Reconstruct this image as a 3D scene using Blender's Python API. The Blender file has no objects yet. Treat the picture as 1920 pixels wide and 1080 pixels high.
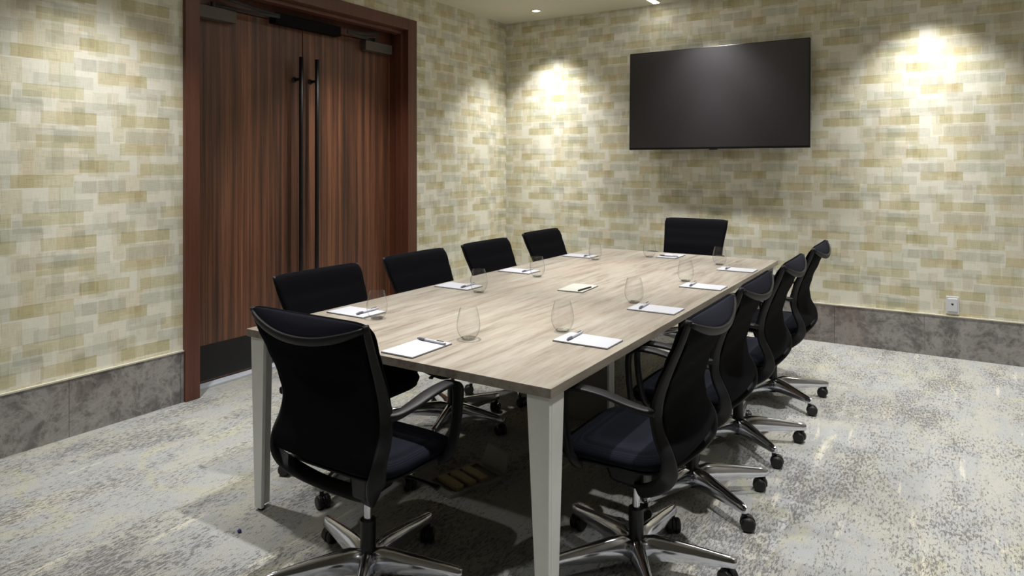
import bpy, bmesh, math, random
from mathutils import Vector, Matrix
random.seed(7)
scene = bpy.context.scene
COL = scene.collection
R = math.radians

# ---------------------------------------------------------------- camera
HZ, FPX, CAMZ = 312.0, 1282.0, 1.40
cam_d = bpy.data.cameras.new('camera'); cam = bpy.data.objects.new('camera', cam_d); COL.objects.link(cam)
cam.location = (0, 0, CAMZ)
cam.rotation_euler = (R(90), 0, math.atan(810 / 1282.0))
cam_d.sensor_width = 36.0; cam_d.lens = FPX / 1920 * 36.0
cam_d.shift_x = 0.0; cam_d.shift_y = -(540 - HZ) / 1920.0
cam_d.clip_start = 0.05
scene.camera = cam

# ---------------------------------------------------------------- world, colour, exposure
w = bpy.data.worlds.new('world'); scene.world = w; w.use_nodes = True
w.node_tree.nodes['Background'].inputs[0].default_value = (0.9, 0.95, 1, 1)
w.node_tree.nodes['Background'].inputs[1].default_value = 0.02
vs = scene.view_settings
vs.view_transform = 'Standard'; vs.look = 'None'; vs.gamma = 1.0; vs.use_curve_mapping = False
vs.exposure = 0.52
WIDE_W, WIDE_DEG = 112.0, 96.0
BEAM_W, BEAM_DEG = 135.0, 48.0
LIGHT_COL = (1.0, 0.985, 0.965)
XL, XR, YF, YB, ZC = -3.83, 2.0, -1.5, 5.95, 2.87

# ---------------------------------------------------------------- helpers
def lin(c):
    return tuple(((v / 255) / 12.92 if v / 255 <= 0.04045 else ((v / 255 + 0.055) / 1.055) ** 2.4) for v in c)
ALB = 0.80
def rgb(*c): return tuple(v * ALB for v in lin(c)) + (1.0,)

def new_mat(name):
    m = bpy.data.materials.new(name); m.use_nodes = True
    nt = m.node_tree; b = nt.nodes['Principled BSDF']
    return m, nt, b
def N(nt, t, **kw):
    n = nt.nodes.new(t)
    for k, v in kw.items():
        if k == 'ins':
            for i, x in v.items(): n.inputs[i].default_value = x
        else: setattr(n, k, v)
    return n
def math_n(nt, op, a, b=None, c=None):
    n = nt.nodes.new('ShaderNodeMath'); n.operation = op
    for i, x in enumerate((a, b, c)):
        if x is None: continue
        if isinstance(x, (int, float)): n.inputs[i].default_value = x
        else: nt.links.new(x, n.inputs[i])
    return n.outputs[0]
def mixc(nt, blend, fac, a, b):
    n = nt.nodes.new('ShaderNodeMix'); n.data_type = 'RGBA'; n.blend_type = blend
    for i, x in ((0, fac), (6, a), (7, b)):
        if isinstance(x, (int, float, tuple)): n.inputs[i].default_value = x
        else: nt.links.new(x, n.inputs[i])
    return n.outputs[2]
def ramp(nt, src, stops, mode='LINEAR'):
    n = nt.nodes.new('ShaderNodeValToRGB'); n.color_ramp.interpolation = mode
    e = n.color_ramp.elements
    e[0].position = stops[0][0]; e[0].color = stops[0][1]
    e[1].position = stops[-1][0]; e[1].color = stops[-1][1]
    for p, c in stops[1:-1]:
        x = e.new(p); x.color = c
    nt.links.new(src, n.inputs[0]); return n.outputs[0]
def noise(nt, vec, scale, detail=3, rough=0.55, dist=0.0, out='Fac'):
    n = nt.nodes.new('ShaderNodeTexNoise')
    n.inputs['Scale'].default_value = scale; n.inputs['Detail'].default_value = detail
    n.inputs['Roughness'].default_value = rough; n.inputs['Distortion'].default_value = dist
    nt.links.new(vec, n.inputs['Vector']); return n.outputs[out]
def coords(nt, scale=(1, 1, 1), loc=(0, 0, 0), rot=(0, 0, 0)):
    t = nt.nodes.new('ShaderNodeTexCoord'); mp = nt.nodes.new('ShaderNodeMapping')
    mp.inputs['Scale'].default_value = scale; mp.inputs['Location'].default_value = loc; mp.inputs['Rotation'].default_value = rot
    nt.links.new(t.outputs['Object'], mp.inputs['Vector']); return mp.outputs[0]
def g(v): return (v, v, v, 1)

def simple(name, col, rough=0.5, metal=0.0, var=0.06, scale=30.0, bump=0.0, bscale=400.0, spec=0.5):
    m, nt, b = new_mat(name)
    v = coords(nt); n = noise(nt, v, scale, 3)
    c = tuple(v * (ALB if not metal > 0.5 else 1.0) for v in lin(col))
    lo = tuple(x * (1 - var) for x in c) + (1,); hi = tuple(min(1, x * (1 + var)) for x in c) + (1,)
    nt.links.new(ramp(nt, n, [(0.3, lo), (0.7, hi)]), b.inputs['Base Color'])
    b.inputs['Roughness'].default_value = rough; b.inputs['Metallic'].default_value = metal
    b.inputs['Specular IOR Level'].default_value = spec
    if bump:
        bp = nt.nodes.new('ShaderNodeBump'); bp.inputs['Strength'].default_value = bump; bp.inputs['Distance'].default_value = 0.001
        nt.links.new(noise(nt, v, bscale, 2), bp.inputs['Height']); nt.links.new(bp.outputs[0], b.inputs['Normal'])
    return m

# ---- wallpaper: overlapping woven rectangles, measured from the wall
def wallpaper(name, axis, du, dv):
    m, nt, b = new_mat(name)
    t = nt.nodes.new('ShaderNodeTexCoord'); sp = nt.nodes.new('ShaderNodeSeparateXYZ'); nt.links.new(t.outputs['Object'], sp.inputs[0])
    u0 = sp.outputs[axis]; v0 = sp.outputs['Z']
    U, V = 1.37, 0.645
    u = math_n(nt, 'FLOORED_MODULO', math_n(nt, 'ADD', u0, du + 0.90), U)      # u' = u + .90
    v = math_n(nt, 'FLOORED_MODULO', math_n(nt, 'ADD', v0, dv - 0.42), V)      # v' = v - .42
    un = math_n(nt, 'DIVIDE', u, U); vn = math_n(nt, 'DIVIDE', v, V)
    cell = nt.nodes.new('ShaderNodeCombineXYZ')
    # base mosaic: faint cells
    base = rgb(244, 241, 225)
    def cells(w_, h_, seed, thr, tint, off=0.5):
        r_ = math_n(nt, 'FLOOR', math_n(nt, 'DIVIDE', v, h_))
        cu = math_n(nt, 'FLOOR', math_n(nt, 'ADD', math_n(nt, 'DIVIDE', u, w_), math_n(nt, 'MULTIPLY', r_, off)))
        c_ = nt.nodes.new('ShaderNodeCombineXYZ'); nt.links.new(cu, c_.inputs[0]); nt.links.new(r_, c_.inputs[1]); c_.inputs[2].default_value = seed
        wn = nt.nodes.new('ShaderNodeTexWhiteNoise'); nt.links.new(c_.outputs[0], wn.inputs['Vector'])
        return ramp(nt, wn.outputs['Value'], [(0.0, tint), (thr, g(1)), (1.0, g(1))], 'CONSTANT')
    col = base
    col = mixc(nt, 'MULTIPLY', 1.0, col, cells(0.137, V / 5, 1.3, 0.38, (0.935, 0.895, 0.835, 1), 0.37))
    col = mixc(nt, 'MULTIPLY', 1.0, col, cells(0.0979, V / 7, 4.1, 0.33, (0.91, 0.92, 0.90, 1), 0.61))
    # weave strength
    cv = nt.nodes.new('ShaderNodeCombineXYZ'); nt.links.new(u0, cv.inputs[0]); nt.links.new(v0, cv.inputs[1])
    mh = nt.nodes.new('ShaderNodeMapping'); mh.inputs['Scale'].default_value = (18, 420, 1); nt.links.new(cv.outputs[0], mh.inputs[0])
    mv = nt.nodes.new('ShaderNodeMapping'); mv.inputs['Scale'].default_value = (420, 14, 1); nt.links.new(cv.outputs[0], mv.inputs[0])
    wh = noise(nt, mh.outputs[0], 1.0, 2); wv = noise(nt, mv.outputs[0], 1.0, 2)
    weave = math_n(nt, 'ADD', wh, wv)
    OL, GR, DK = (0.855, 0.82, 0.685, 1), (0.845, 0.855, 0.85, 1), (0.88, 0.865, 0.79, 1)
    DKG = (0.87, 0.86, 0.85, 1)
    bands = [
        (0.515, [(-.70, -.415, GR), (-.28, 0.0, GR), (.18, .465, GR)]),
        (0.512, [(-.70, -.60, DKG)]),
        (0.460, [(-.82, -.535, OL), (-.425, -.16, OL), (-.03, .25, OL)]),
        (0.460, [(-.82, -.77, DK), (-.22, -.16, DK), (.10, .25, DK)]),
        (1.015, [(-.536, -.25, GR), (-.006, .28, GR)]),
        (1.008, [(-.37, -.09, GR), (.307, .59, OL)]),
        (0.982, [(-.449, -.167, OL)]),
        (0.948, [(-.036, .22, OL), (.224, .50, GR)]),
        (0.900, [(-.795, -.504, GR), (.30, .40, DKG)]),
        (0.872, [(-.406, -.172, GR)]),
        (0.855, [(-.918, -.631, OL), (-.243, .018, OL)]),
        (0.852, [(-.85, -.79, DK), (-.243, -.146, DK)]),
        (0.836, [(.076, .362, OL)]),
        (0.780, [(-.69, -.56, GR), (-.558, -.269, OL)]),
        (0.780, [(-.558, -.417, DK)]),
        (0.745, [(-.269, -.006, GR), (.072, .362, GR)]),
        (0.743, [(-.233, -.161, DKG)]),
        (0.722, [(.367, .655, OL)]),
        (0.684, [(-.767, -.687, GR), (-.156, .115, OL)]),
        (0.684, [(.047, .115, DK), (-.08, -.04, DK)]),
        (0.648, [(-.46, -.177, GR)]),
        (0.618, [(-.006, .229, GR), (-.75, -.60, GR)]),
        (0.590, [(-.842, -.553, OL), (-.509, -.223, OL), (.196, .48, OL)]),
        (0.556, [(-.55, -.42, GR)]),
    ]
    tintsum = None
    for z, rects in bands:
        rr = []
        for a, e, c in rects:
            a += .90; e += .90
            if a < 0: a = 0
            if e > U: rr.append((0.0, e - U, c)); e = U
            rr.append((a, e, c))
        rr.sort()
        st = [(0.0, g(1))]
        for a, e, c in rr:
            if a <= 0.0001: st[0] = (0.0, c)
            else: st.append((a / U, c))
            if e < U - 0.001: st.append((e / U, g(1)))
        if len(st) == 1: st.append((1.0, st[0][1]))
        rc = ramp(nt, un, st + [(1.0, st[-1][1])] if st[-1][0] < 1 else st, 'CONSTANT')
        mk = math_n(nt, 'COMPARE', v, z - 0.42, 0.0325)
        col = mixc(nt, 'MULTIPLY', mk, col, rc)
    # tall translucent columns
    cols = [(.06, .05, .10, .30), (.17, .04, .45, .60), (.29, .05, .0, .18), (.41, .035, .33, .52), (.50, .045, .62, .70), (.60, .04, .12, .33),
            (.70, .045, .50, .66), (.79, .035, .22, .36), (.90, .05, .0, .14), (1.0, .04, .37, .55), (1.10, .045, .55, .645), (1.20, .04, .18, .34), (1.30, .04, .42, .58),
            (.235, .03, .26, .40), (.555, .03, .40, .56), (.86, .03, .57, .645), (1.045, .03, .08, .2),
            (.12, .028, .20, .36), (.35, .045, .20, .32), (.46, .03, .0, .12), (.66, .028, .0, .10), (.75, .05, .38, .50), (.95, .035, .20, .30), (1.15, .03, .30, .44), (1.25, .05, .02, .12), (.03, .03, .44, .56), (1.33, .03, .14, .26), (.54, .028, .22, .34), (.83, .03, .10, .19)]
    for i, (uc, uw, va, vb) in enumerate(cols):
        mu = math_n(nt, 'COMPARE', u, uc, uw)
        mv_ = math_n(nt, 'COMPARE', v, (va + vb) / 2, (vb - va) / 2)
        mk = math_n(nt, 'MULTIPLY', mu, mv_)
        col = mixc(nt, 'MULTIPLY', mk, col, [(0.90, 0.875, 0.80, 1), (0.915, 0.89, 0.865, 1), (0.885, 0.90, 0.855, 1)][i % 3])
    # weave
    lum = nt.nodes.new('ShaderNodeSeparateColor'); nt.links.new(col, lum.inputs[0])
    strong = math_n(nt, 'MULTIPLY_ADD', lum.outputs[2], -2.2, 1.75)          # the tinted rectangles show the threads most
    wr = ramp(nt, weave, [(0.74, g(0.76)), (0.98, g(1.0)), (1.25, g(1.08))])
    col = mixc(nt, 'MULTIPLY', math_n(nt, 'MINIMUM', math_n(nt, 'MAXIMUM', strong, 0.2), 0.8), col, wr)
    nt.links.new(col, b.inputs['Base Color'])
    b.inputs['Roughness'].default_value = 0.75
    b.inputs['Specular IOR Level'].default_value = 0.25
    return m

def carpet_mat():
    m, nt, b = new_mat('carpet')
    o = coords(nt)
    st = coords(nt, (1.0, 0.16, 1)); st2 = coords(nt, (1.0, 0.30, 1)); st3 = coords(nt, (1, 0.42, 1))
    big = noise(nt, coords(nt, (1, .45, 1)), 2.2, 5, 0.65)
    col = ramp(nt, big, [(0.34, rgb(156, 158, 159)), (0.45, rgb(169, 168, 159)), (0.54, rgb(160, 162, 162)), (0.64, rgb(172, 170, 160))])
    # faint yellow-green winding bands
    yb = noise(nt, coords(nt, (1, .6, 1), (3.1, 1.7, 0)), 0.9, 3, 0.5, 0.6)
    ym = ramp(nt, yb, [(0.488, g(0)), (0.496, g(1)), (0.508, g(1)), (0.516, g(0))])
    brk = ramp(nt, noise(nt, coords(nt, (1, .5, 1), (1, 8, 0)), 60.0, 4, 0.7), [(0.42, g(0.1)), (0.60, g(0.42))])
    col = mixc(nt, 'MIX', math_n(nt, 'MULTIPLY', ym, brk), col, rgb(178, 174, 132))
    # pale streaks running along the room
    ps = noise(nt, coords(nt, (1.0, 0.13, 1), (7, 2, 0)), 11.0, 6, 0.66)
    pm = ramp(nt, ps, [(0.60, g(0)), (0.64, g(1))])
    col = mixc(nt, 'MIX', math_n(nt, 'MULTIPLY', pm, 0.6), col, rgb(204, 199, 182))
    # dark streak zones with broken, stretched speckles
    zone = noise(nt, coords(nt, (1.0, 0.4, 1), (1.3, 4.4, 0)), 3.6, 5, 0.7)
    zf = ramp(nt, zone, [(0.36, g(0.0)), (0.64, g(0.14))])
    sp = noise(nt, coords(nt, (1.0, 0.30, 1)), 105.0, 6, 0.76, 0.2)
    sk = ramp(nt, math_n(nt, 'ADD', sp, zf), [(0.607, g(0)), (0.635, g(1))])
    col = mixc(nt, 'MIX', math_n(nt, 'MULTIPLY', sk, 0.74), col, rgb(86, 84, 86))
    s2 = noise(nt, coords(nt, (1.0, 0.16, 1), (2, 2, 0)), 34.0, 6, 0.72)
    s2m = ramp(nt, math_n(nt, 'ADD', s2, math_n(nt, 'MULTIPLY', zf, 0.8)), [(0.585, g(0)), (0.66, g(1))])
    col = mixc(nt, 'MIX', math_n(nt, 'MULTIPLY', s2m, 0.28), col, rgb(118, 113, 108))
    # pile grain, fine loops
    gr = noise(nt, coords(nt, (1, 0.7, 1)), 430.0, 4, 0.8)
    col = mixc(nt, 'MULTIPLY', 1.0, col, ramp(nt, gr, [(0.34, g(0.45)), (0.5, g(1.0)), (0.66, g(1.38))]))
    nt.links.new(col, b.inputs['Base Color'])
    b.inputs['Roughness'].default_value = 0.95; b.inputs['Specular IOR Level'].default_value = 0.1
    bp = nt.nodes.new('ShaderNodeBump'); bp.inputs['Strength'].default_value = 0.3; bp.inputs['Distance'].default_value = 0.003
    nt.links.new(gr, bp.inputs['Height']); nt.links.new(bp.outputs[0], b.inputs['Normal'])
    return m

def stone_mat():
    m, nt, b = new_mat('stone_tile')
    o = coords(nt)
    a = noise(nt, o, 7.0, 10, 0.74, 0.3); c = noise(nt, coords(nt, (1, 1, 1), (5, 5, 5)), 4.5, 10, 0.7, 0.6)
    col = ramp(nt, a, [(0.34, rgb(92, 90, 91)), (0.45, rgb(124, 121, 120)), (0.55, rgb(164, 160, 158)), (0.68, rgb(116, 113, 112))])
    vn = ramp(nt, c, [(0.46, g(0)), (0.5, g(1)), (0.54, g(0))])
    col = mixc(nt, 'MIX', math_n(nt, 'MULTIPLY', vn, 0.42), col, rgb(190, 186, 180))
    br = noise(nt, coords(nt, (1, 1, 1), (9, 2, 1)), 1.7, 4)
    col = mixc(nt, 'MIX', math_n(nt, 'MULTIPLY', ramp(nt, br, [(0.5, g(0)), (0.7, g(1))]), 0.35), col, rgb(134, 112, 96))
    nt.links.new(col, b.inputs['Base Color']); b.inputs['Roughness'].default_value = 0.42
    return m

def walnut_mat(name, boards=True):
    m, nt, b = new_mat(name)
    t = nt.nodes.new('ShaderNodeTexCoord'); sp = nt.nodes.new('ShaderNodeSeparateXYZ'); nt.links.new(t.outputs['Object'], sp.inputs[0])
    st = coords(nt, (1, 1, 0.018)); st2 = coords(nt, (1, 1, 0.03), (3, 2, 1))
    a = noise(nt, st, 24.0, 5, 0.65, 0.12); f = noise(nt, st2, 120.0, 4, 0.6)
    if boards:
        col = ramp(nt, a, [(0.30, rgb(60, 42, 35)), (0.42, rgb(88, 60, 46)), (0.52, rgb(120, 79, 57)), (0.62, rgb(150, 104, 76)), (0.72, rgb(84, 60, 48))])
        yb = math_n(nt, 'DIVIDE', math_n(nt, 'ADD', sp.outputs['Y'], 0.05), 0.118)
        wn = nt.nodes.new('ShaderNodeTexWhiteNoise'); wn.noise_dimensions = '1D'; nt.links.new(math_n(nt, 'FLOOR', yb), wn.inputs['W'])
        col = mixc(nt, 'MULTIPLY', 1.0, col, ramp(nt, wn.outputs['Value'], [(0.0, (0.66, 0.64, 0.66, 1)), (1.0, (1.15, 1.06, 1.0, 1))]))
        fr = math_n(nt, 'FRACT', yb)
        ed = ramp(nt, fr, [(0.0, g(1)), (0.03, g(0))])
        col = mixc(nt, 'MIX', math_n(nt, 'MULTIPLY', ed, 0.4), col, rgb(168, 118, 88))
    else:
        col = ramp(nt, a, [(0.35, rgb(90, 52, 38)), (0.65, rgb(110, 65, 48))])
    col = mixc(nt, 'MULTIPLY', 0.7, col, ramp(nt, f, [(0.3, g(0.75)), (0.7, g(1.15))]))
    nt.links.new(col, b.inputs['Base Color']); b.inputs['Roughness'].default_value = 0.42
    return m

def tablewood_mat():
    m, nt, b = new_mat('table_wood')
    wob = noise(nt, coords(nt, (1, .5, 1)), 3.0, 2, 0.5)
    st = coords(nt, (1, 0.085, 1)); st2 = coords(nt, (1, 0.05, 1), (4, 4, 2))
    a = noise(nt, st, 24.0, 9, 0.72, 0.35); f = noise(nt, st2, 90.0, 5, 0.7, 0.2)
    p = noise(nt, coords(nt, (1, .3, 1), (2, 7, 0)), 3.0, 3, 0.5)
    col = ramp(nt, a, [(0.30, rgb(112, 101, 89)), (0.42, rgb(144, 134, 121)), (0.52, rgb(160, 152, 139)), (0.70, rgb(172, 167, 156))])
    col = mixc(nt, 'MIX', math_n(nt, 'MULTIPLY', ramp(nt, p, [(0.5, g(0)), (0.68, g(1))]), 0.35), col, rgb(152, 134, 119))
    col = mixc(nt, 'MULTIPLY', 0.8, col, ramp(nt, f, [(0.30, g(0.74)), (0.5, g(1.0)), (0.7, g(1.06))]))
    kn = noise(nt, coords(nt, (1, .22, 1), (6, 1, 3)), 7.0, 4, 0.6, 1.0)
    col = mixc(nt, 'MIX', math_n(nt, 'MULTIPLY', ramp(nt, kn, [(0.66, g(0)), (0.72, g(1))]), 0.45), col, rgb(126, 104, 84))
    nt.links.new(col, b.inputs['Base Color']); b.inputs['Roughness'].default_value = 0.45
    return m

def fabric_mat(name, col, mesh=False):
    m, nt, b = new_mat(name)
    wv = nt.nodes.new('ShaderNodeTexWave'); wv.inputs['Scale'].default_value = 95.0; wv.bands_direction = 'Z'
    wv.inputs['Distortion'].default_value = 0.6
    nt.links.new(coords(nt), wv.inputs['Vector'])
    n = noise(nt, coords(nt), 500.0, 2)
    c = lin(col)
    cc = ramp(nt, math_n(nt, 'MULTIPLY', math_n(nt, 'ADD', wv.outputs['Fac'], n), 0.5), [(0.2, tuple(x * 0.65 for x in c) + (1,)), (0.8, tuple(x * 1.3 for x in c) + (1,))])
    nt.links.new(cc, b.inputs['Base Color']); b.inputs['Roughness'].default_value = 0.9
    b.inputs['Specular IOR Level'].default_value = 0.06
    return m

def emit_mat(name, col, s):
    m, nt, b = new_mat(name)
    b.inputs['Base Color'].default_value = col
    b.inputs['Emission Color'].default_value = col; b.inputs['Emission Strength'].default_value = s
    return m

def glass_mat(nm='thin_drinking_glass', base=0.02):
    m, nt, b = new_mat(nm)
    nt.nodes.remove(b)
    out = nt.nodes['Material Output']
    tr = nt.nodes.new('ShaderNodeBsdfTransparent'); gl = nt.nodes.new('ShaderNodeBsdfGlossy'); gl.inputs['Roughness'].default_value = 0.02
    lw = nt.nodes.new('ShaderNodeLayerWeight'); lw.inputs['Blend'].default_value = 0.5; fc = lw.outputs['Facing']
    n = noise(nt, coords(nt), 6.0, 1)
    nt.links.new(ramp(nt, fc, [(0.0, (0.995, 0.996, 0.996, 1)), (0.7, (0.98, 0.985, 0.985, 1)), (0.97, (0.84, 0.86, 0.87, 1))]), tr.inputs['Color'])
    fac = math_n(nt, 'MULTIPLY_ADD', math_n(nt, 'POWER', fc, 4.0), math_n(nt, 'MULTIPLY_ADD', n, 0.04, 0.42), base)
    mx = nt.nodes.new('ShaderNodeMixShader'); nt.links.new(fac, mx.inputs[0]); nt.links.new(tr.outputs[0], mx.inputs[1]); nt.links.new(gl.outputs[0], mx.inputs[2])
    nt.links.new(mx.outputs[0], out.inputs['Surface'])
    return m
M = {}
M['ceiling'] = simple('ceiling_paint', (232, 228, 208), 0.9, var=0.01, scale=4)
M['plain'] = simple('rear_wall_paint', (150, 146, 138), 0.9, var=0.02, scale=3)
M['carpet'] = carpet_mat(); M['stone'] = stone_mat()
M['paper_b'] = wallpaper('wallpaper_back', 'X', 0.0, 0.0)
M['paper_l'] = wallpaper('wallpaper_left', 'Y', -2.06, 0.10)
M['door'] = walnut_mat('walnut_door'); M['frame'] = walnut_mat('brown_door_frame', False)
M['table'] = tablewood_mat()
M['leg'] = simple('table_leg_paint', (244, 246, 243), 0.45, var=0.02)
M['pedestal'] = simple('pedestal_paint', (150, 148, 142), 0.5, var=0.02)
M['black'] = simple('black_metal', (10, 9, 9), 0.45, 0.0, 0.1)
M['kick'] = simple('kick_plate_metal', (11, 10, 12), 0.55, 0.1, 0.2, 12)
M['closer'] = simple('closer_grey', (92, 84, 76), 0.5, 0.2, 0.04)
M['alu'] = simple('threshold_aluminium', (212, 218, 228), 0.4, 0.25, 0.05)
M['plastic'] = simple('chair_plastic', (16, 16, 19), 0.5, 0, 0.08, bump=0.15, bscale=900, spec=0.32)
M['caster'] = simple('caster_plastic', (9, 9, 11), 0.4, 0, 0.1)
M['mesh'] = fabric_mat('backrest_mesh', (10, 10, 14))
M['head'] = fabric_mat('head_band_fabric', (30, 31, 39))
M['seat'] = fabric_mat('seat_fabric', (22, 24, 31))
M['chrome'] = simple('polished_aluminium', (222, 224, 232), 0.14, 1.0, 0.04, 14)
M['glass'] = glass_mat(); M['heel'] = glass_mat('thick_glass', 0.38)
M['white'] = simple('paper_white', (190, 191, 198), 0.75, var=0.01)
M['cream'] = simple('paper_cream', (186, 185, 176), 0.75, var=0.01)
M['card'] = simple('pad_backing', (44, 42, 44), 0.8)
M['pen_body'] = simple('pen_body', (196, 196, 204), 0.3, 0.0, 0.03)
M['pen_grip'] = simple('pen_grip', (96, 98, 110), 0.35, 0.1, 0.03)
M['tvframe'] = simple('tv_frame_plastic', (10, 8, 12), 0.35)
M['screen'] = simple('tv_screen', (33, 30, 34), 0.34, 0, 0.02, spec=0.8)
M['outlet'] = simple('outlet_plastic', (226, 228, 232), 0.4, var=0.01)
M['trimw'] = simple('trim_strip_metal', (226, 222, 204), 0.4, 0.2, 0.02)
M['brass'] = simple('floor_box_cream', (176, 160, 118), 0.5, 0.1, 0.05)
M['grey'] = simple('floor_box_grey', (140, 138, 130), 0.5, 0.1, 0.04)
M['matte'] = simple('matte_black_plastic', (6, 5, 7), 0.75, spec=0.15)
M['lint'] = simple('blue_lint', (66, 60, 120), 0.9)
M['lens'] = emit_mat('lamp_lens', (1.0, 0.94, 0.84, 1), 14.0)
M['strip'] = emit_mat('strip_lens', (1.0, 0.98, 0.96, 1), 9.0)

def add_box(bm, x0, x1, y0, y1, z0, z1):
    vs_ = [bm.verts.new((x, y, z)) for z in (z0, z1) for y in (y0, y1) for x in (x0, x1)]
    for f in ((0, 2, 3, 1), (4, 5, 7, 6), (0, 1, 5, 4), (2, 6, 7, 3), (0, 4, 6, 2), (1, 3, 7, 5)):
        bm.faces.new([vs_[i] for i in f])
    return vs_
def add_hull8(bm, bot, top):
    v = [bm.verts.new(p) for p in bot] + [bm.verts.new(p) for p in top]
    bm.faces.new((v[3], v[2], v[1], v[0])); bm.faces.new((v[4], v[5], v[6], v[7]))
    for i in range(4): bm.faces.new((v[i], v[(i + 1) % 4], v[4 + (i + 1) % 4], v[4 + i]))
def obj(name, bm, mat, parent=None, smooth=False, bevel=0.0, subsurf=0, solid=0.0, loc=None, seg=2):
    bmesh.ops.recalc_face_normals(bm, faces=bm.faces[:])
    me = bpy.data.meshes.new(name); bm.to_mesh(me); bm.free()
    if smooth:
        for p in me.polygons: p.use_smooth = True
    me.materials.append(mat)
    o = bpy.data.objects.new(name, me); COL.objects.link(o)
    if parent: o.parent = parent
    if loc: o.location = loc
    if solid:
        s_ = o.modifiers.new('solid', 'SOLIDIFY'); s_.thickness = solid; s_.offset = 0
    if bevel:
        b_ = o.modifiers.new('bevel', 'BEVEL'); b_.width = bevel; b_.segments = seg; b_.limit_method = 'ANGLE'; b_.angle_limit = R(40)
    if subsurf:
        u_ = o.modifiers.new('sub', 'SUBSURF'); u_.levels = subsurf; u_.render_levels = subsurf
    return o
def box(name, dims, mat, parent=None, bevel=0.0, seg=2):
    bm = bmesh.new(); add_box(bm, *dims); return obj(name, bm, mat, parent, bevel=bevel, seg=seg)
def thing(name, label, cat, loc=(0, 0, 0), rz=0.0, group=None):
    o = bpy.data.objects.new(name, None); COL.objects.link(o); o.empty_display_size = 0.1
    o.location = loc; o.rotation_euler = (0, 0, rz); o['label'] = label; o['category'] = cat
    if group: o['group'] = group
    return o
def tag(o, label, cat, group=None):
    o['label'] = label; o['category'] = cat
    if group: o['group'] = group
    return o
def struct(o): o['kind'] = 'structure'; return o

def catmull(pts, n=6):
    out = []
    P = [Vector(p) for p in pts]
    for i in range(len(P) - 1):
        p0 = P[i - 1] if i else P[i] * 2 - P[i + 1]; p1, p2 = P[i], P[i + 1]
        p3 = P[i + 2] if i + 2 < len(P) else P[i + 1] * 2 - P[i]
        for k in range(n):
            t = k / n
            out.append(0.5 * ((2 * p1) + (p2 - p0) * t + (2 * p0 - 5 * p1 + 4 * p2 - p3) * t * t + (3 * p1 - p0 - 3 * p2 + p3) * t ** 3))
    out.append(P[-1]); return out
def lerp_list(vals, t):
    x = t * (len(vals) - 1); i = min(int(x), len(vals) - 2); f = x - i
    a, b_ = vals[i], vals[i + 1]
    if isinstance(a, (int, float)): return a + (b_ - a) * f
    return tuple(p + (q - p) * f for p, q in zip(a, b_))
def sweep(bm, pts, widths, thick, sides, n=6, nprof=10, sq=0.55, caps=True):
    """flat rounded section; widths along 'side' vector, thick across; lists are spread over the path"""
    P = catmull(pts, n); L = len(P); rings = []
    for i, p in enumerate(P):
        t = i / (L - 1)
        tg = (P[min(i + 1, L - 1)] - P[max(i - 1, 0)]).normalized()
        sd = Vector(lerp_list(sides, t)) if isinstance(sides, list) else Vector(sides)
        sd = (sd - tg * sd.dot(tg)).normalized(); up = tg.cross(sd)
        w_ = lerp_list(widths, t) / 2 if isinstance(widths, list) else widths / 2
        h_ = lerp_list(thick, t) / 2 if isinstance(thick, list) else thick / 2
        ring = []
        for k in range(nprof):
            a = 2 * math.pi * (k + 0.5) / nprof
            c, s = math.cos(a), math.sin(a)
            ring.append(bm.verts.new(p + sd * (w_ * math.copysign(abs(c) ** sq, c)) + up * (h_ * math.copysign(abs(s) ** sq, s))))
        rings.append(ring)
    for a, b_ in zip(rings, rings[1:]):
        for k in range(nprof): bm.faces.new((a[k], a[(k + 1) % nprof], b_[(k + 1) % nprof], b_[k]))
    if caps: bm.faces.new(rings[0][::-1]); bm.faces.new(rings[-1])
def add_cyl(bm, r0, r1, z0, z1, n=24, c=(0, 0), cap=True):
    a = [bm.verts.new((c[0] + r0 * math.cos(2 * math.pi * k / n), c[1] + r0 * math.sin(2 * math.pi * k / n), z0)) for k in range(n)]
    b_ = [bm.verts.new((c[0] + r1 * math.cos(2 * math.pi * k / n), c[1] + r1 * math.sin(2 * math.pi * k / n), z1)) for k in range(n)]
    for k in range(n): bm.faces.new((a[k], a[(k + 1) % n], b_[(k + 1) % n], b_[k]))
    if cap: bm.faces.new(a[::-1]); bm.faces.new(b_)
def lathe(bm, prof, n=40, closed=False):
    rings = []
    for r_, z_ in prof:
        if r_ < 1e-6: rings.append([bm.verts.new((0, 0, z_))])
        else: rings.append([bm.verts.new((r_ * math.cos(2 * math.pi * k / n), r_ * math.sin(2 * math.pi * k / n), z_)) for k in range(n)])
    prs = list(zip(rings, rings[1:])) + ([(rings[-1], rings[0])] if closed else [])
    for a, b_ in prs:
        for k in range(n):
            k2 = (k + 1) % n
            if len(a) == 1 and len(b_) == 1: continue
            if len(a) == 1: bm.faces.new((a[0], b_[k2], b_[k]))
            elif len(b_) == 1: bm.faces.new((a[k], a[k2], b_[0]))
            else: bm.faces.new((a[k], a[k2], b_[k2], b_[k]))
def interp(tab, x):
    tab = sorted(tab)
    if x <= tab[0][0]: return tab[0][1]
    for (a, va), (b_, vb) in zip(tab, tab[1:]):
        if x <= b_:
            t = (x - a) / (b_ - a); t = t * t * (3 - 2 * t) * 0.5 + t * 0.5
            return va + (vb - va) * t
    return tab[-1][1]

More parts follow.
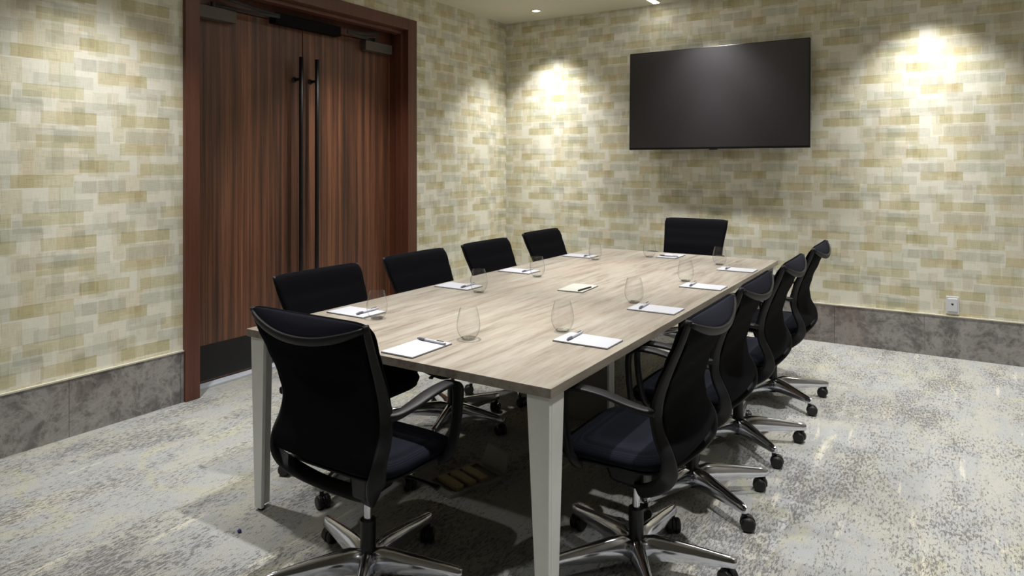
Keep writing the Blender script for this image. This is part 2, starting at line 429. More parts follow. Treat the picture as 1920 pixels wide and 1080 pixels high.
# ---------------------------------------------------------------- lamps (recessed downlights, linear strip)
def downlight(first=None, loc=(0, 0, 0), label=''):
    if first is None:
        t = thing('recessed_downlight', label, 'ceiling light', loc, 0, 'recessed downlights in the ceiling')
        bm = bmesh.new(); lathe(bm, [(0.034, 0.0), (0.047, -0.001), (0.050, -0.005), (0.046, -0.008), (0.036, -0.006)], 28, closed=True)
        obj('trim_ring', bm, M['ceiling'], t, smooth=True)
        bm = bmesh.new(); lathe(bm, [(0.0, -0.003), (0.034, -0.003), (0.034, -0.001), (0.0, -0.001)], 24)
        obj('lens', bm, M['lens'], t)
        for nm, en, dg in (('spot', WIDE_W, WIDE_DEG), ('beam', BEAM_W, BEAM_DEG)):
            ld = bpy.data.lights.new(nm, 'SPOT'); ld.energy = en; ld.color = LIGHT_COL; ld.spot_size = R(dg); ld.spot_blend = 1.0
            ld.shadow_soft_size = 0.03
            l = bpy.data.objects.new(nm, ld); COL.objects.link(l); l.parent = t; l.location = (0, 0, -0.05)
        return t
    r_ = first.copy(); COL.objects.link(r_); r_.location = loc; r_['label'] = label
    for ch in list(first.children):
        c = ch.copy(); COL.objects.link(c); c.parent = r_
    return r_
DL = None  # most of these fixtures are unseen, invented to give a similar room light
for (x, y, lb) in [(-3.25, 5.57, 'small round recessed downlight in the ceiling near the back left corner'),
                   (-1.68, 5.57, 'round recessed downlight above the wall screen'),
                   (-0.10, 5.57, 'round recessed downlight over the back wall right of the screen'),
                   (1.47, 5.57, 'round recessed downlight over the far right end of the back wall'),
                   (-3.25, 3.75, 'round recessed downlight over the double doors'),
                   (-3.25, 1.85, 'round recessed downlight along the left wall before the doors'),
                   (-1.68, 3.9, 'round recessed downlight above the far half of the table'),
                   (-1.68, 2.2, 'round recessed downlight above the near half of the table'),
                   (-0.10, 3.9, 'round recessed downlight above the right hand far chairs'),
                   (-0.10, 2.2, 'round recessed downlight above the right hand near chairs'),
                   (1.47, 3.6, 'round recessed downlight over the open carpet at right'),
                   (1.47, 1.6, 'round recessed downlight over the carpet at near right'),
                   (-1.68, 0.1, 'added unseen downlight front-lighting the near end of the table')]:  # last entry is added to light the table legs from the front
    o = downlight(DL, (x, y, ZC), lb)
    if DL is None: DL = o
t = thing('linear_light', 'long thin white linear light running across the ceiling to the back wall', 'ceiling light', (-2.17, 3.6, ZC))
bm = bmesh.new(); add_box(bm, -0.035, 0.035, -2.2, 2.26, -0.012, -0.001); obj('housing', bm, M['ceiling'], t)
bm = bmesh.new(); add_box(bm, -0.026, 0.026, -2.19, 2.25, -0.016, -0.0125); obj('lens', bm, M['strip'], t)

# ---------------------------------------------------------------- room shell
T = 0.2
struct(box('floor', (XL - 0.4, XR + T, YF - T, YB + T, -0.1, 0.0), M['carpet']))
struct(box('ceiling', (XL - 0.4, XR + T, YF - T, YB + T, ZC, ZC + 0.1), M['ceiling']))
struct(box('wall_back', (XL - 0.4, XR + T, YB, YB + T, 0, ZC), M['paper_b']))
struct(box('wall_right', (XR, XR + T, YF, YB, 0, ZC), M['plain']))
struct(box('wall_front', (XL - 0.4, XR + T, YF - T, YF, 0, ZC), M['plain']))
DY0, DY1, DZ = 2.487, 4.385, 2.545                      # clear opening
bm = bmesh.new()
add_box(bm, XL - 0.4, XL, YF, DY0 - 0.09, 0, ZC); add_box(bm, XL - 0.4, XL, DY1 + 0.09, YB, 0, ZC); add_box(bm, XL - 0.4, XL, DY0 - 0.09, DY1 + 0.09, DZ + 0.09, ZC)
struct(obj('wall_left', bm, M['paper_l']))
bm = bmesh.new(); add_box(bm, XL - 0.4, XL - 0.24, DY0 - 0.09, DY1 + 0.09, 0, DZ + 0.09)
struct(obj('wall_behind_doors', bm, M['black']))

BH = 0.30
def baseboard(name, axis, a0, a1, joints, face, sgn):
    r_ = bpy.data.objects.new(name, None); COL.objects.link(r_); r_['kind'] = 'structure'
    cuts = [a0] + [j for j in joints if a0 < j < a1] + [a1]
    bm = bmesh.new()
    for p, q in zip(cuts, cuts[1:]):
        p_, q_ = p + 0.001, q - 0.001
        if axis == 'Y': add_box(bm, *sorted((face, face + sgn * 0.012)), p_, q_, 0.0, BH)
        else: add_box(bm, p_, q_, *sorted((face, face + sgn * 0.012)), 0.0, BH)
    obj('stone_tiles', bm, M['stone'], r_)
    bm = bmesh.new()
    if axis == 'Y': add_box(bm, *sorted((face, face + sgn * 0.015)), a0, a1, BH, BH + 0.008)
    else: add_box(bm, a0, a1, *sorted((face, face + sgn * 0.015)), BH, BH + 0.008)
    obj('trim_strip', bm, M['trimw'], r_)
jy = [1.763 + 0.61 * k for k in range(-8, 9)]
baseboard('baseboard_left', 'Y', YF, DY0 - 0.094, jy, XL, 1)
baseboard('baseboard_left', 'Y', DY1 + 0.114, YB - 0.012, [DY1 + 0.114 + 0.61 * k for k in range(1, 4)], XL, 1)
baseboard('baseboard_back', 'X', XL, XR, [-0.124 + 0.61 * k for k in range(-7, 5)], YB, -1)
baseboard('baseboard_right', 'Y', YF, YB - 0.012, [0.3 + 0.61 * k for k in range(-4, 10)], XR, -1)

# door frame
fr = bpy.data.objects.new('trim_1', None); COL.objects.link(fr); fr['kind'] = 'structure'
def casing(y0, y1, z0, z1): return (XL - 0.0, XL + 0.03, y0, y1, z0, z1)
box('side_casing', casing(DY0 - 0.094, DY0, 0, DZ + 0.094), M['frame'], fr, 0.003)
box('side_casing', casing(DY1, DY1 + 0.112, 0, DZ + 0.094), M['frame'], fr, 0.003)
box('head_casing', casing(DY0, DY1, DZ, DZ + 0.094), M['frame'], fr, 0.003)
bm = bmesh.new(); add_box(bm, XL - 0.235, XL, DY0 - 0.088, DY0, 0, DZ); obj('side_jamb', bm, M['frame'], fr)
bm = bmesh.new(); add_box(bm, XL - 0.235, XL, DY1, DY1 + 0.088, 0, DZ); add_box(bm, XL - 0.10, XL - 0.03, DY1 - 0.018, DY1, 0, DZ - 0.018)
obj('side_jamb', bm, M['frame'], fr, bevel=0.002)
bm = bmesh.new(); add_box(bm, XL - 0.235, XL, DY0, DY1, DZ, DZ + 0.088); add_box(bm, XL - 0.10, XL - 0.03, DY0, DY1, DZ - 0.03, DZ)
add_box(bm, XL - 0.235, XL - 0.165, DY0, DY1, DZ - 0.11, DZ)
obj('head_jamb', bm, M['frame'], fr, bevel=0.002)
DX = XL - 0.17                                               # door face
DM, DT = 3.437, 2.43
def door_leaf(name, y0, y1, hy, closer_y):
    r_ = bpy.data.objects.new(name, None); COL.objects.link(r_); r_['kind'] = 'structure'
    box('door_panel', (DX - 0.045, DX, y0, y1, 0.02, DT), M['door'], r_, 0.002)
    box('kick_plate', (DX + 0.0004, DX + 0.003, y0 + 0.01, y1 - 0.01, 0.03, 0.255), M['kick'], r_)
    h = bpy.data.objects.new('pull_handle', None)
    bm = bmesh.new()
    sweep(bm, [(DX + 0.075, hy, 0.36), (DX + 0.075, hy, 1.2), (DX + 0.075, hy, 2.19)], 0.031, 0.031, (0, 1, 0), 2, 14, 1.0)
    for z in (0.55, 2.03):
        sweep(bm, [(DX + 0.0005, hy, z), (DX + 0.04, hy, z), (DX + 0.075, hy, z)], 0.022, 0.022, (0, 1, 0), 2, 10, 1.0)
        sweep(bm, [(DX + 0.0005, hy, z), (DX + 0.004, hy, z), (DX + 0.008, hy, z)], 0.04, 0.04, (0, 1, 0), 2, 14, 1.0)
    obj('pull_handle', bm, M['black'], r_, smooth=True)
    a, b_ = closer_y
    c = box('door_closer', (DX + 0.0005, DX + 0.065, min(a, b_), max(a, b_), 2.34, 2.42), M['closer'], r_, 0.004)
    c['label'] = 'grey box door closer'
    mid = a * 0.45 + b_ * 0.55; far = b_ + (b_ - a) * 0.85
    bm = bmesh.new()
    sweep(bm, [(DX + 0.035, mid, 2.435), (DX + 0.10, (mid + far) / 2, 2.425), (DX + 0.13, far, 2.43)], 0.022, 0.007, (0, 0.4, 1), 3, 8)
    sweep(bm, [(DX + 0.13, far, 2.44), (DX + 0.09, (mid + far) / 2 + 0.03, 2.46), (DX + 0.075, mid, 2.50)], 0.022, 0.007, (0, 0.4, 1), 3, 8)
    add_cyl(bm, 0.014, 0.014, 2.42, 2.455, 12, (DX + 0.035, mid))
    obj('closer_arm', bm, M['black'], c)
door_leaf('door_1', DY0 + 0.003, DM - 0.005, DM - 0.075, (DY0 + 0.006, DY0 + 0.35))
door_leaf('door_2', DM + 0.005, DY1 - 0.003, DM + 0.072, (DY1 - 0.05, DY1 - 0.36))
o = box('magnetic_lock', (DX + 0.004, DX + 0.075, 3.14, 3.75, 2.40, 2.475), M['matte'], None, 0.004)
tag(o, 'long black magnetic lock housing above the meeting edge of the double doors', 'door lock')
tr = box('trim_2', (DX - 0.04, DX + 0.075, DY0, DY1, 0.0, 0.014), M['alu'], None, 0.002); struct(tr)
t = thing('motion_sensor', 'small black sensor box mounted above the dark door casing', 'sensor', (XL, 3.32, 2.66))
box('sensor_housing', (0.0005, 0.07, -0.09, 0.09, -0.03, 0.05), M['black'], t, 0.01)
bm = bmesh.new(); add_box(bm, 0.0705, 0.074, -0.06, 0.06, -0.018, 0.012); obj('sensor_window', bm, M['tvframe'], t)

# television
t = thing('television', 'large wall mounted black flat screen on the patterned back wall', 'television', (-1.66, YB, 1.985))
t.rotation_euler = (R(-1.2), 0, 0)
tw, th = 0.763, 0.438
bm = bmesh.new(); add_box(bm, -tw, tw, -0.11, -0.075, -th, th); obj('casing', bm, M['tvframe'], t, bevel=0.004)
bm = bmesh.new(); add_box(bm, -tw + 0.008, tw - 0.008, -0.1125, -0.1105, -th + 0.016, th - 0.008); obj('screen', bm, M['screen'], t)
bm = bmesh.new(); add_box(bm, -0.035, 0.035, -0.112, -0.10, -th - 0.008, -th + 0.001); obj('sensor_bump', bm, M['tvframe'], t)
bm = bmesh.new(); add_box(bm, -0.3, 0.3, -0.075, -0.012, -0.2, 0.2); obj('wall_bracket', bm, M['black'], t)

# outlet
t = thing('wall_outlet', 'white wall outlet plate just above the stone baseboard at right', 'outlet', (0.052, YB, 0.385))
bm = bmesh.new(); add_box(bm, -0.040, 0.040, -0.008, -0.0005, -0.064, 0.064); obj('cover_plate', bm, M['outlet'], t, bevel=0.002)
bm = bmesh.new(); add_box(bm, -0.030, 0.030, -0.016, -0.0085, -0.045, 0.05); obj('receptacle', bm, M['outlet'], t, bevel=0.003)
bm = bmesh.new()
v = [bm.verts.new(p) for p in [(-0.009, -0.0166, 0.014), (0.009, -0.0166, 0.014), (0.006, -0.0166, 0.007), (0, -0.0166, 0.001), (-0.006, -0.0166, 0.007)]]
bm.faces.new(v); obj('socket_hole', bm, M['black'], t, solid=0.0008)

# ---------------------------------------------------------------- conference table
TX0, TX1, TY0, TY1, TZ = -2.400, -0.985, 1.775, 5.06, 0.74
tb = thing('conference_table', 'long rectangular light wood conference table with tapered white metal legs', 'table', ((TX0 + TX1) / 2, (TY0 + TY1) / 2, 0))
cx, cy = (TX0 + TX1) / 2, (TY0 + TY1) / 2
hx, hy = (TX1 - TX0) / 2, (TY1 - TY0) / 2
box('tabletop', (-hx, hx, -hy, hy, TZ - 0.030, TZ), M['table'], tb, 0.0015)
for sx in (-1, 1):
    for sy in (-1, 1):
        x1, y1 = sx * (hx - 0.012), sy * (hy - 0.012)       # outer corner
        xb, yb = x1 - sx * 0.010, y1 - sy * 0.010
        wt, wb, dt, db, th_ = 0.080, 0.040, 0.095, 0.062, 0.016
        bm = bmesh.new(); zt = TZ - 0.0305
        def plate(xa, xc, ya, yc, xa2, xc2, ya2, yc2):
            add_hull8(bm, [(xa2, ya2, 0.012), (xc2, ya2, 0.012), (xc2, yc2, 0.012), (xa2, yc2, 0.012)], [(xa, ya, zt), (xc, ya, zt), (xc, yc, zt), (xa, yc, zt)])
        plate(x1, x1 - sx * wt, y1, y1 - sy * th_, xb, xb - sx * wb, yb, yb - sy * th_)
        plate(x1, x1 - sx * th_, y1 - sy * (th_ + .0003), y1 - sy * dt, xb, xb - sx * th_, yb - sy * (th_ + .0003), yb - sy * db)
        x0b, y0b = xb - sx * 0.038, yb - sy * 0.038
        lg = obj('leg', bm, M['leg'], tb, bevel=0.0015)
        bm = bmesh.new(); add_cyl(bm, 0.013, 0.013, 0.0, 0.0118, 16, ((xb + x0b) / 2, (yb + y0b) / 2)); obj('levelling_foot', bm, M['black'], lg)
bm = bmesh.new(); add_box(bm, -0.16, 0.16, -0.02, 0.02, 0.0, TZ - 0.0305); obj('cable_pedestal', bm, M['pedestal'], tb, bevel=0.002)
bm = bmesh.new(); add_box(bm, 0.161, 0.172, -0.035, 0.035, 0.0, TZ - 0.0305); add_box(bm, -0.172, -0.161, -0.035, 0.035, 0.0, TZ - 0.0305); obj('pedestal_edge', bm, M['leg'], tb)
bm = bmesh.new()
for sy in (-1, 1): add_box(bm, -hx + 0.22, hx - 0.22, sy * (hy - 0.45) - 0.02, sy * (hy - 0.45) + 0.02, TZ - 0.055, TZ - 0.0305)
for sx in (-1, 1): add_box(bm, sx * (hx - 0.24) - 0.02, sx * (hx - 0.24) + 0.02, -hy + 0.43, hy - 0.43, TZ - 0.055, TZ - 0.0305)
obj('under_frame', bm, M['black'], tb)

# ---------------------------------------------------------------- office chair
RAIL = [(.250, -.268, .938), (.246, -.243, .87), (.237, -.212, .80), (.229, -.178, .72), (.225, -.158, .64), (.229, -.166, .575), (.235, -.196, .51),
        (.224, -.196, .455), (.182, -.162, .402), (.122, -.100, .345), (.055, -.035, .302), (.0, -.015, .296)]
HW = [(p[2], p[0]) for p in RAIL[:8]]; YR = [(p[2], p[1]) for p in RAIL[:8]]
DEP = [(.45, .030), (.52, .035), (.60, .006), (.66, .002), (.75, .025), (.85, .055), (.95, .072)]
def back_pt(s, z):
    return Vector((s * (interp(HW, z) - 0.004), interp(YR, z) - interp(DEP, z) * (1 - s * s), z))
def top_arc(s):
    z = .930 - .052 * (1 - abs(s) ** 2.2)
    return back_pt(s, z)
def sheet_pt(s, z):                                      # mesh sheet stretched between the rear edges of the rails
    k = min(1.0, max(0.0, (z - .84) / .09)); k = k * k * (3 - 2 * k)
    return Vector((s * (interp(HW, z) - .012 + .018 * k), interp(YR, z) - .014 + .020 * k - 0.35 * interp(DEP, min(z, .70)) * (1 - s * s), z))
def top_edge(s):
    p = sheet_pt(s, .944 - 0.010 * abs(s) ** 12); return p
def chair(label, loc, rz):
    t = thing('office_chair', label, 'chair', loc, rz, 'office chairs around the table')
    # seat
    def outline(inset, zc, bow=0.0, n=44):
        pts = []
        for k in range(n):
            a = 2 * math.pi * k / n; c, s = math.cos(a), math.sin(a)
            ex = 0.42
            x = (0.238 - inset) * math.copysign(abs(c) ** ex, c); y = 0.018 + (0.198 - inset) * math.copysign(abs(s) ** ex, s)
            z = zc - 0.035 * max(0.0, (y - 0.08) / 0.14) ** 2 * bow * .6
            pts.append((x, y, z))
        return pts
    def stack(layers):
        bm = bmesh.new(); rr = [[bm.verts.new(p) for p in outline(*l)] for l in layers]
        for a, b_ in zip(rr, rr[1:]):
            n = len(a)
            for k in range(n): bm.faces.new((a[k], a[(k + 1) % n], b_[(k + 1) % n], b_[k]))
        bm.faces.new(rr[0][::-1]); bm.faces.new(rr[-1]); return bm
    obj('seat', stack([(.02, .440, 1), (.004, .447, 1), (0, .460, 1), (.006, .473, 1), (.03, .482, 1), (.07, .4845, 1), (.12, .4855, .9), (.17, .4858, .8)]), M['seat'], t, smooth=True)
    obj('seat_shell', stack([(.085, .416, 1), (.03, .422, 1), (.008, .432, 1), (.012, .4395, 1)]), M['plastic'], t, smooth=True)
    # mechanism
    bm = bmesh.new(); add_hull8(bm, [(-.038, -.045, .285), (.038, -.045, .285), (.045, .08, .300), (-.045, .08, .300)], [(-.05, -.05, .4155), (.05, -.05, .4155), (.06, .12, .4155), (-.06, .12, .4155)])
    mch = obj('tilt_mechanism', bm, M['caster'], t, bevel=0.014)
    bm = bmesh.new(); sweep(bm, [(.07, .04, .36), (.15, .05, .362), (.22, .055, .358), (.255, .058, .352)], [.014, .012, .014, .026], [.010, .008, .008, .012], (0, 1, 0), 3, 8)
    lv = obj('adjustment_lever', bm, M['plastic'], mch, smooth=True)
    # back frame: rails + lower yoke + upper arc bar
    bm = bmesh.new()
    sd = [(1, -.15, 0), (1, -.2, 0), (1, -.5, 0), (.9, -.7, 0), (.8, -.8, 0), (.8, -.7, 0), (.85, -.4, .2), (.7, -.3, .7), (.5, -.3, .8)]
    full = RAIL + [(-p[0], p[1], p[2]) for p in RAIL[-2::-1]]
    sdm = sd + [(-a, b_, c) for a, b_, c in sd[::-1]]
    # one rail per side, both reach the yoke
    for m_ in (1, -1):
        pts = [(m_ * a, b_, c) for a, b_, c in RAIL]
        sides = [(m_ * .8, .6, 0)] * 6 + [(m_ * .75, .7, 0), (m_ * .7, .7, .3), (m_ * .5, .5, .8), (m_ * .4, .3, .9), (m_ * .3, .3, 1), (m_ * .2, .4, 1)]
        sweep(bm, pts, [.020, .024, .028, .034, .040, .042, .044, .058, .052, .046, .050, .056], [.015, .014, .014, .016, .017, .017, .017, .018, .020, .022, .024, .026], sides, 5, 12)
    arc = [top_arc(s) + Vector((0, -.004, -.004)) for s in [-1 + 2 * k / 14 for k in range(15)]]
    sweep(bm, arc, [.016] + [.026] * 5 + [.016], .013, (0, -.25, 1), 2, 10)
    obj('back_frame', bm, M['plastic'], t, smooth=True)
    # mesh
    bm = bmesh.new(); NS, NZ = 24, 28; grid = []
    for i in range(NZ + 1):
        row = []
        for j in range(NS + 1):
            s = -1 + 2 * j / NS
            zt = top_edge(s).z; zb = .478 + .004 * s * s
            row.append(bm.verts.new(sheet_pt(s, zb + (zt - zb) * i / NZ)))
        grid.append(row)
    for a, b_ in zip(grid, grid[1:]):
        for j in range(NS): bm.faces.new((a[j], a[j + 1], b_[j + 1], b_[j]))
    grid = []
    for i in range(17):                                  # front fabric cover over the upper rails
        row = []
        for j in range(NS + 1):
            s = -1 + 2 * j / NS; zt = top_edge(s).z; z = .60 + (zt - .60) * i / 16
            f_ = min(1.0, (zt - z) / .03); f_ = math.sqrt(max(0.0, f_))
            row.append(bm.verts.new(Vector((s * (interp(HW, z) + .006 + .005 * f_), interp(YR, z) + .006 + .012 * f_ - 0.2 * interp(DEP, min(z, .70)) * (1 - s * s), z))))
        grid.append(row)
    for a, b_ in zip(grid, grid[1:]):
        for j in range(NS): bm.faces.new((a[j], a[j + 1], b_[j + 1], b_[j]))
    obj('backrest_mesh', bm, M['mesh'], t, smooth=True, solid=0.005)
    # head band: leaf between the rear arc bar and the straight upper edge
    bm = bmesh.new(); grid = []
    NU = 6
    for i in range(NU + 1):
        f = i / NU; row = []
        for j in range(NS + 1):
            s = -1 + 2 * j / NS
            a, b_ = top_arc(s), top_edge(s)
            p = a.lerp(b_ + Vector((0, -.005, -.002)), f); blg = math.sin(math.pi * f) * .006 * (1 - s * s)
            row.append(bm.verts.new(p + Vector((0, -blg * .6, blg))))
        grid.append(row)
    for a, b_ in zip(grid, grid[1:]):
        for j in range(NS): bm.faces.new((a[j], a[j + 1], b_[j + 1], b_[j]))
    hb = obj('head_band', bm, M['head'], t, smooth=True, solid=0.006)
    hb['label'] = 'dark blue fabric band across the top'
    # arms
    for m_ in (1, -1):
        bm = bmesh.new()
        pts = [(.236, -.155, .640), (.250, -.125, .645), (.264, -.072, .662), (.272, -.01, .679), (.274, .06, .686), (.274, .105, .683), (.273, .134, .665), (.271, .142, .632), (.268, .138, .56), (.262, .126, .48), (.252, .115, .442), (.215, .108, .424)]
        pts = [(m_ * a, b_, c) for a, b_, c in pts]
        sweep(bm, pts, [.03, .036, .048, .052, .052, .050, .046, .042, .038, .036, .036, .05], [.026, .020, .015, .014, .015, .017, .018, .017, .017, .017, .017, .016], (m_ * 1.0, 0, 0), 5, 10)
        obj('armrest', bm, M['plastic'], t, smooth=True)
    # column
    bm = bmesh.new(); add_cyl(bm, .0135, .0135, .205, .286, 20); obj('gas_piston', bm, M['chrome'], t, smooth=False)
    bm = bmesh.new(); add_cyl(bm, .026, .026, .085, .215, 24); add_cyl(bm, .026, .032, .036, .0848, 24); obj('column', bm, M['caster'], t)
    # base legs built along +X
    legs = []
    for k in range(5):
        bm = bmesh.new()
        prof = [(.022, .048, .120, .050), (.06, .050, .129, .052), (.10, .047, .127, .056), (.20, .038, .116, .062), (.29, .031, .104, .066), (.322, .029, .100, .0675), (.334, .018, .094, .070)]
        rings = []
        for x, w_, zt, zb in prof:
            h_ = w_ / 2; r_ = [(x, -h_, zb), (x, -h_ * .95, zb + (zt - zb) * .5), (x, -h_ * .62, zb + (zt - zb) * .86), (x, -h_ * .22, zt), (x, h_ * .22, zt), (x, h_ * .62, zb + (zt - zb) * .86), (x, h_ * .95, zb + (zt - zb) * .5), (x, h_, zb)]
            rings.append([bm.verts.new(p) for p in r_])
        for a, b_ in zip(rings, rings[1:]):
            for q in range(8): bm.faces.new((a[q], a[(q + 1) % 8], b_[(q + 1) % 8], b_[q]))
        bm.faces.new(rings[0][::-1]); bm.faces.new(rings[-1])
        lg = obj('base_leg', bm, M['chrome'], t, smooth=True, bevel=0.0015)
        lg.rotation_euler = (0, 0, R(72 * k))
        bm = bmesh.new()
        # twin wheels, hood, stem; wheel axis turned a little
        aa = R(55 + 67 * k)
        ax = Vector((math.cos(aa), math.sin(aa), 0)); fw = Vector((-math.sin(aa), math.cos(aa), 0))
        c0 = Vector((.315, 0, .0275)) + fw * .014
        for sgn in (1, -1):
            rings = []
            for off, rad in ((.006, .022), (.008, .0275), (.022, .0275), (.027, .021)):
                rings.append([bm.verts.new(c0 + ax * (off * sgn) + fw * (rad * math.cos(2 * math.pi * q / 20)) + Vector((0, 0, rad * math.sin(2 * math.pi * q / 20)))) for q in range(20)])
            for a, b_ in zip(rings, rings[1:]):
                for q in range(20): bm.faces.new((a[q], a[(q + 1) % 20], b_[(q + 1) % 20], b_[q]))
            bm.faces.new(rings[0][::-1]); bm.faces.new(rings[-1])
        # hood
        hr = []
        for off in (-.0055, .0055):
            hr.append([bm.verts.new(c0 + ax * off + fw * (.030 * math.cos(R(-10 + 200 * q / 12))) + Vector((0, 0, .030 * math.sin(R(-10 + 200 * q / 12))))) for q in range(13)])
        for q in range(12): bm.faces.new((hr[0][q], hr[0][q + 1], hr[1][q + 1], hr[1][q]))
        bm.faces.new(hr[0][::-1]); bm.faces.new(hr[1])
        add_cyl(bm, .009, .009, .05, .0673, 12, (.315, 0))
        obj('caster', bm, M['caster'], lg, smooth=False, bevel=0.0015)
        legs.append(lg)
    return t
UPPER = ('seat', 'seat_shell', 'tilt_mechanism', 'back_frame', 'backrest_mesh', 'head_band', 'armrest')
def copy_chair(src, label, loc, rz):
    r_ = src.copy(); COL.objects.link(r_); r_.location = loc; r_.rotation_euler = (0, 0, rz); r_['label'] = label
    for ch in list(src.children):
        c = ch.copy(); COL.objects.link(c); c.parent = r_
        for gch in list(ch.children):
            d = gch.copy(); COL.objects.link(d); d.parent = c
    return r_
chairs = [
    # x, y, facing, star angle (world), lift, tag
    (-1.637, 1.685, 0.0, 18, 0.008, 'black mesh office chair at the near end of the table, seen from behind'),
    (-0.905, 2.24, 90.0, 14, 0.005, 'black office chair nearest the camera on the right side of the table'),
    (-0.910, 2.885, 90.0, 37, 0.005, 'second black office chair from the camera on the right side'),
    (-0.890, 3.575, 90.0, 26, 0.005, 'third black office chair from the camera on the right side'),
    (-0.880, 4.36, 90.0, 31, 0.005, 'rearmost black office chair on the right side, standing against the patterned wall'),
    (-2.258, 2.262, -90.0, -1, -0.030, 'black office chair on the left side beside the brown doors, nearest the camera'),
    (-2.258, 2.965, -90.0, 2, -0.025, 'second black office chair from the camera on the left side, before the doors'),
    (-2.258, 3.665, -90.0, 14, -0.025, 'third black office chair on the left side, in front of the patterned wall'),
    (-2.258, 4.39, -90.0, 33, -0.015, 'rearmost black office chair on the left side, nearest the room corner'),
    (-1.735, 5.34, 180.0, 5, 0.025, 'black office chair at the far end of the table below the wall screen'),
]
C0 = None
for (x, y, rz, star, lift, lb) in chairs:
    if C0 is None: c = C0 = chair(lb, (x, y, 0), R(rz))
    else: c = copy_chair(C0, lb, (x, y, 0), R(rz))
    k = 0
    for ch in c.children:
        nm = ch.name.split('.')[0]
        if nm == 'base_leg': ch.rotation_euler = (0, 0, R(star - rz + 72 * k)); k += 1
        elif nm in UPPER: ch.location = (0, 0, lift)

# ---------------------------------------------------------------- table settings
def writing_pad(label, mat):
    t = thing('writing_pad', label, 'notepad', group='writing pads on the table')
    bm = bmesh.new(); add_box(bm, -.0725, .0725, -.112, .112, 0.0, .0015); obj('backing_card', bm, M['card'], t)
    bm = bmesh.new(); add_box(bm, -.0718, .0718, -.1113, .1113, .0017, .0060); obj('paper_sheets', bm, mat, t)
    return t
def pen(label, dark=False):
    t = thing('ballpoint_pen', label, 'pen', group='pens on the writing pads')
    if dark:
        bm = bmesh.new(); sweep(bm, [(-.066, 0, .0042), (0, 0, .0042), (.062, 0, .0042), (.070, 0, .0042)], [.008, .0085, .0075, .002], [.008, .0085, .0075, .002], (0, 1, 0), 3, 12, 1.0); obj('barrel', bm, M['black'], t, smooth=True); return t
    bm = bmesh.new(); sweep(bm, [(-.068, 0, .0055), (-.064, 0, .0055), (.02, 0, .0055), (.028, 0, .0055)], [.008, .0105, .0105, .0105], [.008, .0105, .0105, .0105], (0, 1, 0), 3, 12, 1.0); obj('barrel', bm, M['pen_body'], t, smooth=True)
    bm = bmesh.new(); sweep(bm, [(.0285, 0, .0055), (.05, 0, .0055), (.062, 0, .0055), (.070, 0, .0055)], [.011, .011, .008, .003], [.011, .011, .008, .003], (0, 1, 0), 3, 12, 1.0); obj('grip', bm, M['pen_grip'], t, smooth=True)
    bm = bmesh.new(); add_box(bm, -.064, -.03, -.0015, .0015, .0112, .0130); obj('clip', bm, M['pen_grip'], t)
    return t
def wineglass(label):
    outer = [(0.0, .0006), (.020, .0006), (.026, .003), (.036, .017), (.043, .034), (.0452, .050), (.0440, .070), (.0400, .092), (.0355, .110), (.0325, .121)]
    def smooth_prof(p):
        q = catmull([(a, 0, b_) for a, b_ in p], 3); return [(max(0.0, v_.x), v_.z) for v_ in q]
    po = smooth_prof(outer); po[0] = (0.0, .0006)
    pi_ = [(max(0.0, r_ - .0011), z_ + (.0011 if r_ < .03 else 0)) for r_, z_ in po[::-1]]; pi_[-1] = (0.0, .0017)
    bm = bmesh.new(); lathe(bm, po + pi_, 40)
    o = obj('stemless_glass', bm, M['glass'], None, smooth=True); tag(o, label, 'glass', 'stemless glasses on the table')
    bm = bmesh.new(); lathe(bm, [(0, .0020), (.019, .0020), (.0245, .0042), (.0270, .0072), (.020, .0072), (.012, .0060), (0, .0056)], 32)
    obj('thick_base', bm, M['heel'], o, smooth=True)
    return o
def dup(root, loc, rz, label):
    r_ = root.copy(); COL.objects.link(r_); r_.location = loc; r_.rotation_euler = (0, 0, rz); r_['label'] = label
    for ch in list(root.children):
        c = ch.copy(); COL.objects.link(c); c.parent = r_
    return r_
TT = TZ + 0.0004
# pads: x, y, rotation (local +Y away from the sitter), where
pads = [(-1.612, 1.909, 0, 'at the near end of the table'),
        (-1.136, 2.333, 90, 'nearest the camera on the right side of the table'),
        (-1.122, 3.014, 90, 'second from the camera along the right side'),
        (-1.112, 3.716, 90, 'third from the camera along the right side'),
        (-1.112, 4.437, 90, 'farthest along the right side of the table'),
        (-2.240, 2.230, -90, 'nearest the camera on the left side of the table'),
        (-2.250, 3.013, -90, 'second from the camera along the left side'),
        (-2.257, 3.655, -90, 'third from the camera along the left side'),
        (-2.257, 4.510, -90, 'farthest along the left side of the table'),
        (-1.690, 4.850, 180, 'at the far end of the table before the end chair')]
P0 = pen0 = G0 = None
pd = None
for i, (x, y, rz, where) in enumerate(pads):
    a = R(rz); lb = 'white writing pad ' + where
    if P0 is None: pd = P0 = writing_pad(lb, M['white']); pd.location = (x, y, TT); pd.rotation_euler = (0, 0, a)
    else: pd = dup(P0, (x, y, TT), a, lb)
    top = 0.062
    # pen lies across the pad near its upper end
    lx, ly, pa = (0.0, 0.078, R(180 - 4)) if i == 0 else ((0.008, 0.060, R(180 + 3)) if rz == 90 else ((-0.012, 0.055, R(2)) if rz == -90 else (0.0, 0.05, R(0))))
    if rz == 90: pa = R(183)
    px_, py_ = x + lx * math.cos(a) - ly * math.sin(a), y + lx * math.sin(a) + ly * math.cos(a)
    if rz == -90: pa = R(0 + 2)
    lbp = 'silver pen on the pad ' + where
    if pen0 is None: pn = pen0 = pen(lbp); pn.location = (px_, py_, TT + .0062); pn.rotation_euler = (0, 0, a + pa)
    else: pn = dup(pen0, (px_, py_, TT + .0062), a + pa, lbp)
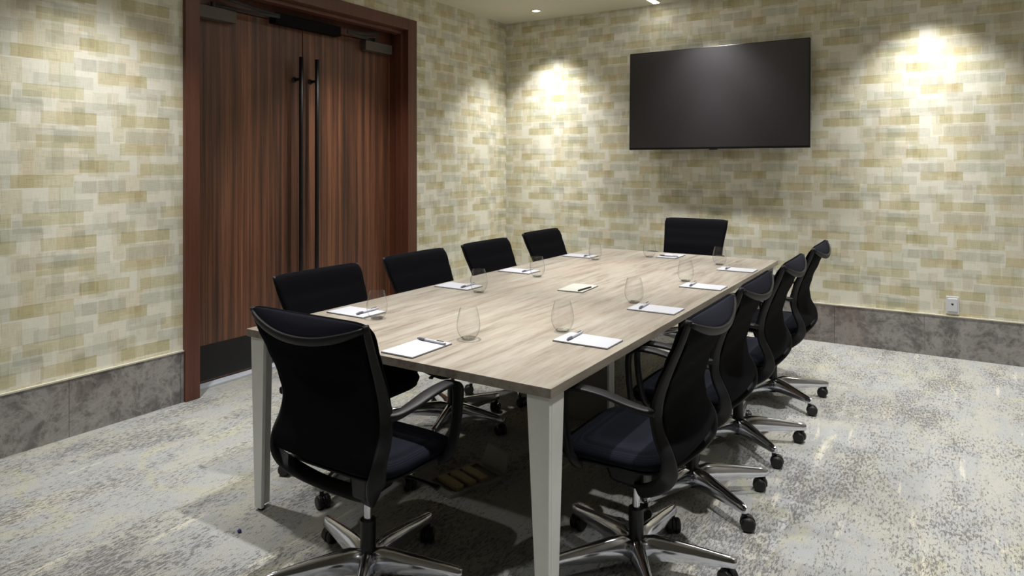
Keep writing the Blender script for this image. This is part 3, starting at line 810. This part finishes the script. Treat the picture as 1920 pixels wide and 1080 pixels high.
pc = writing_pad('cream writing pad lying alone in the middle of the table', M['cream']); pc['group'] = 'writing pads on the table'
pc.location = (-1.670, 3.310, TT); pc.rotation_euler = (0, 0, R(4))
pk = pen('thin black pen lying on the pad in the middle of the table', True); pk.location = (-1.612, 3.275, TT + .0062); pk.rotation_euler = (0, 0, R(86))
glasses = [(-2.075, 2.190, 'in front of the nearest left hand pad'), (-1.535, 2.118, 'beside the pad at the near end of the table'),
           (-1.290, 2.420, 'behind the nearest right hand pad'), (-2.060, 2.935, 'in front of the second left hand pad'),
           (-2.055, 3.535, 'in front of the third left hand pad'), (-2.085, 4.400, 'in front of the farthest left hand pad'),
           (-1.268, 3.112, 'behind the second right hand pad'), (-1.252, 3.845, 'behind the third right hand pad'),
           (-1.812, 4.740, 'left of the pad at the far end of the table'), (-1.270, 4.610, 'behind the farthest right hand pad')]
for x, y, where in glasses:
    lb = 'clear stemless glass standing ' + where
    if G0 is None: gl = G0 = wineglass(lb)
    else: gl = dup(G0, (x, y, TT), 0, lb)
    gl.location = (x, y, TT)

# ---------------------------------------------------------------- floor box under the table
t = thing('floor_box', 'open power floor box with raised grey lid on the carpet under the table', 'floor box', (-1.80, 2.46, 0.0), R(-18))
bm = bmesh.new()
for d in ((-.10, .10, -.15, -.13), (-.10, .10, .13, .15), (-.10, -.08, -.13, .13), (.08, .10, -.13, .13)): add_box(bm, d[0], d[1], d[2], d[3], 0.0, .018)
obj('rim', bm, M['grey'], t, bevel=0.003)
bm = bmesh.new(); add_box(bm, -.079, .079, -.129, .129, .0005, .006); obj('base_plate', bm, M['grey'], t)
for yy in (-.10, -.035, .03):
    bm = bmesh.new(); add_box(bm, -.07, .07, yy, yy + .045, .0065, .028); obj('socket_block', bm, M['brass'], t, bevel=0.005)
bm = bmesh.new(); add_hull8(bm, [(-.09, .152, .002), (.09, .152, .002), (.09, .162, .002), (-.09, .162, .002)], [(-.08, .185, .10), (.08, .185, .10), (.08, .195, .10), (-.08, .195, .10)]); obj('lid', bm, M['grey'], t, bevel=0.004, seg=3)
bm = bmesh.new()
bmesh.ops.create_icosphere(bm, subdivisions=2, radius=0.007)
for v in bm.verts: v.co.x *= 1.25; v.co *= 1 + 0.15 * math.sin(v.co.y * 900)
o = obj('lint_ball', bm, M['lint'], smooth=True); o.location = (-2.278, 1.654, .0065)
tag(o, 'tiny blue ball of lint on the carpet beside the near left table leg', 'lint')
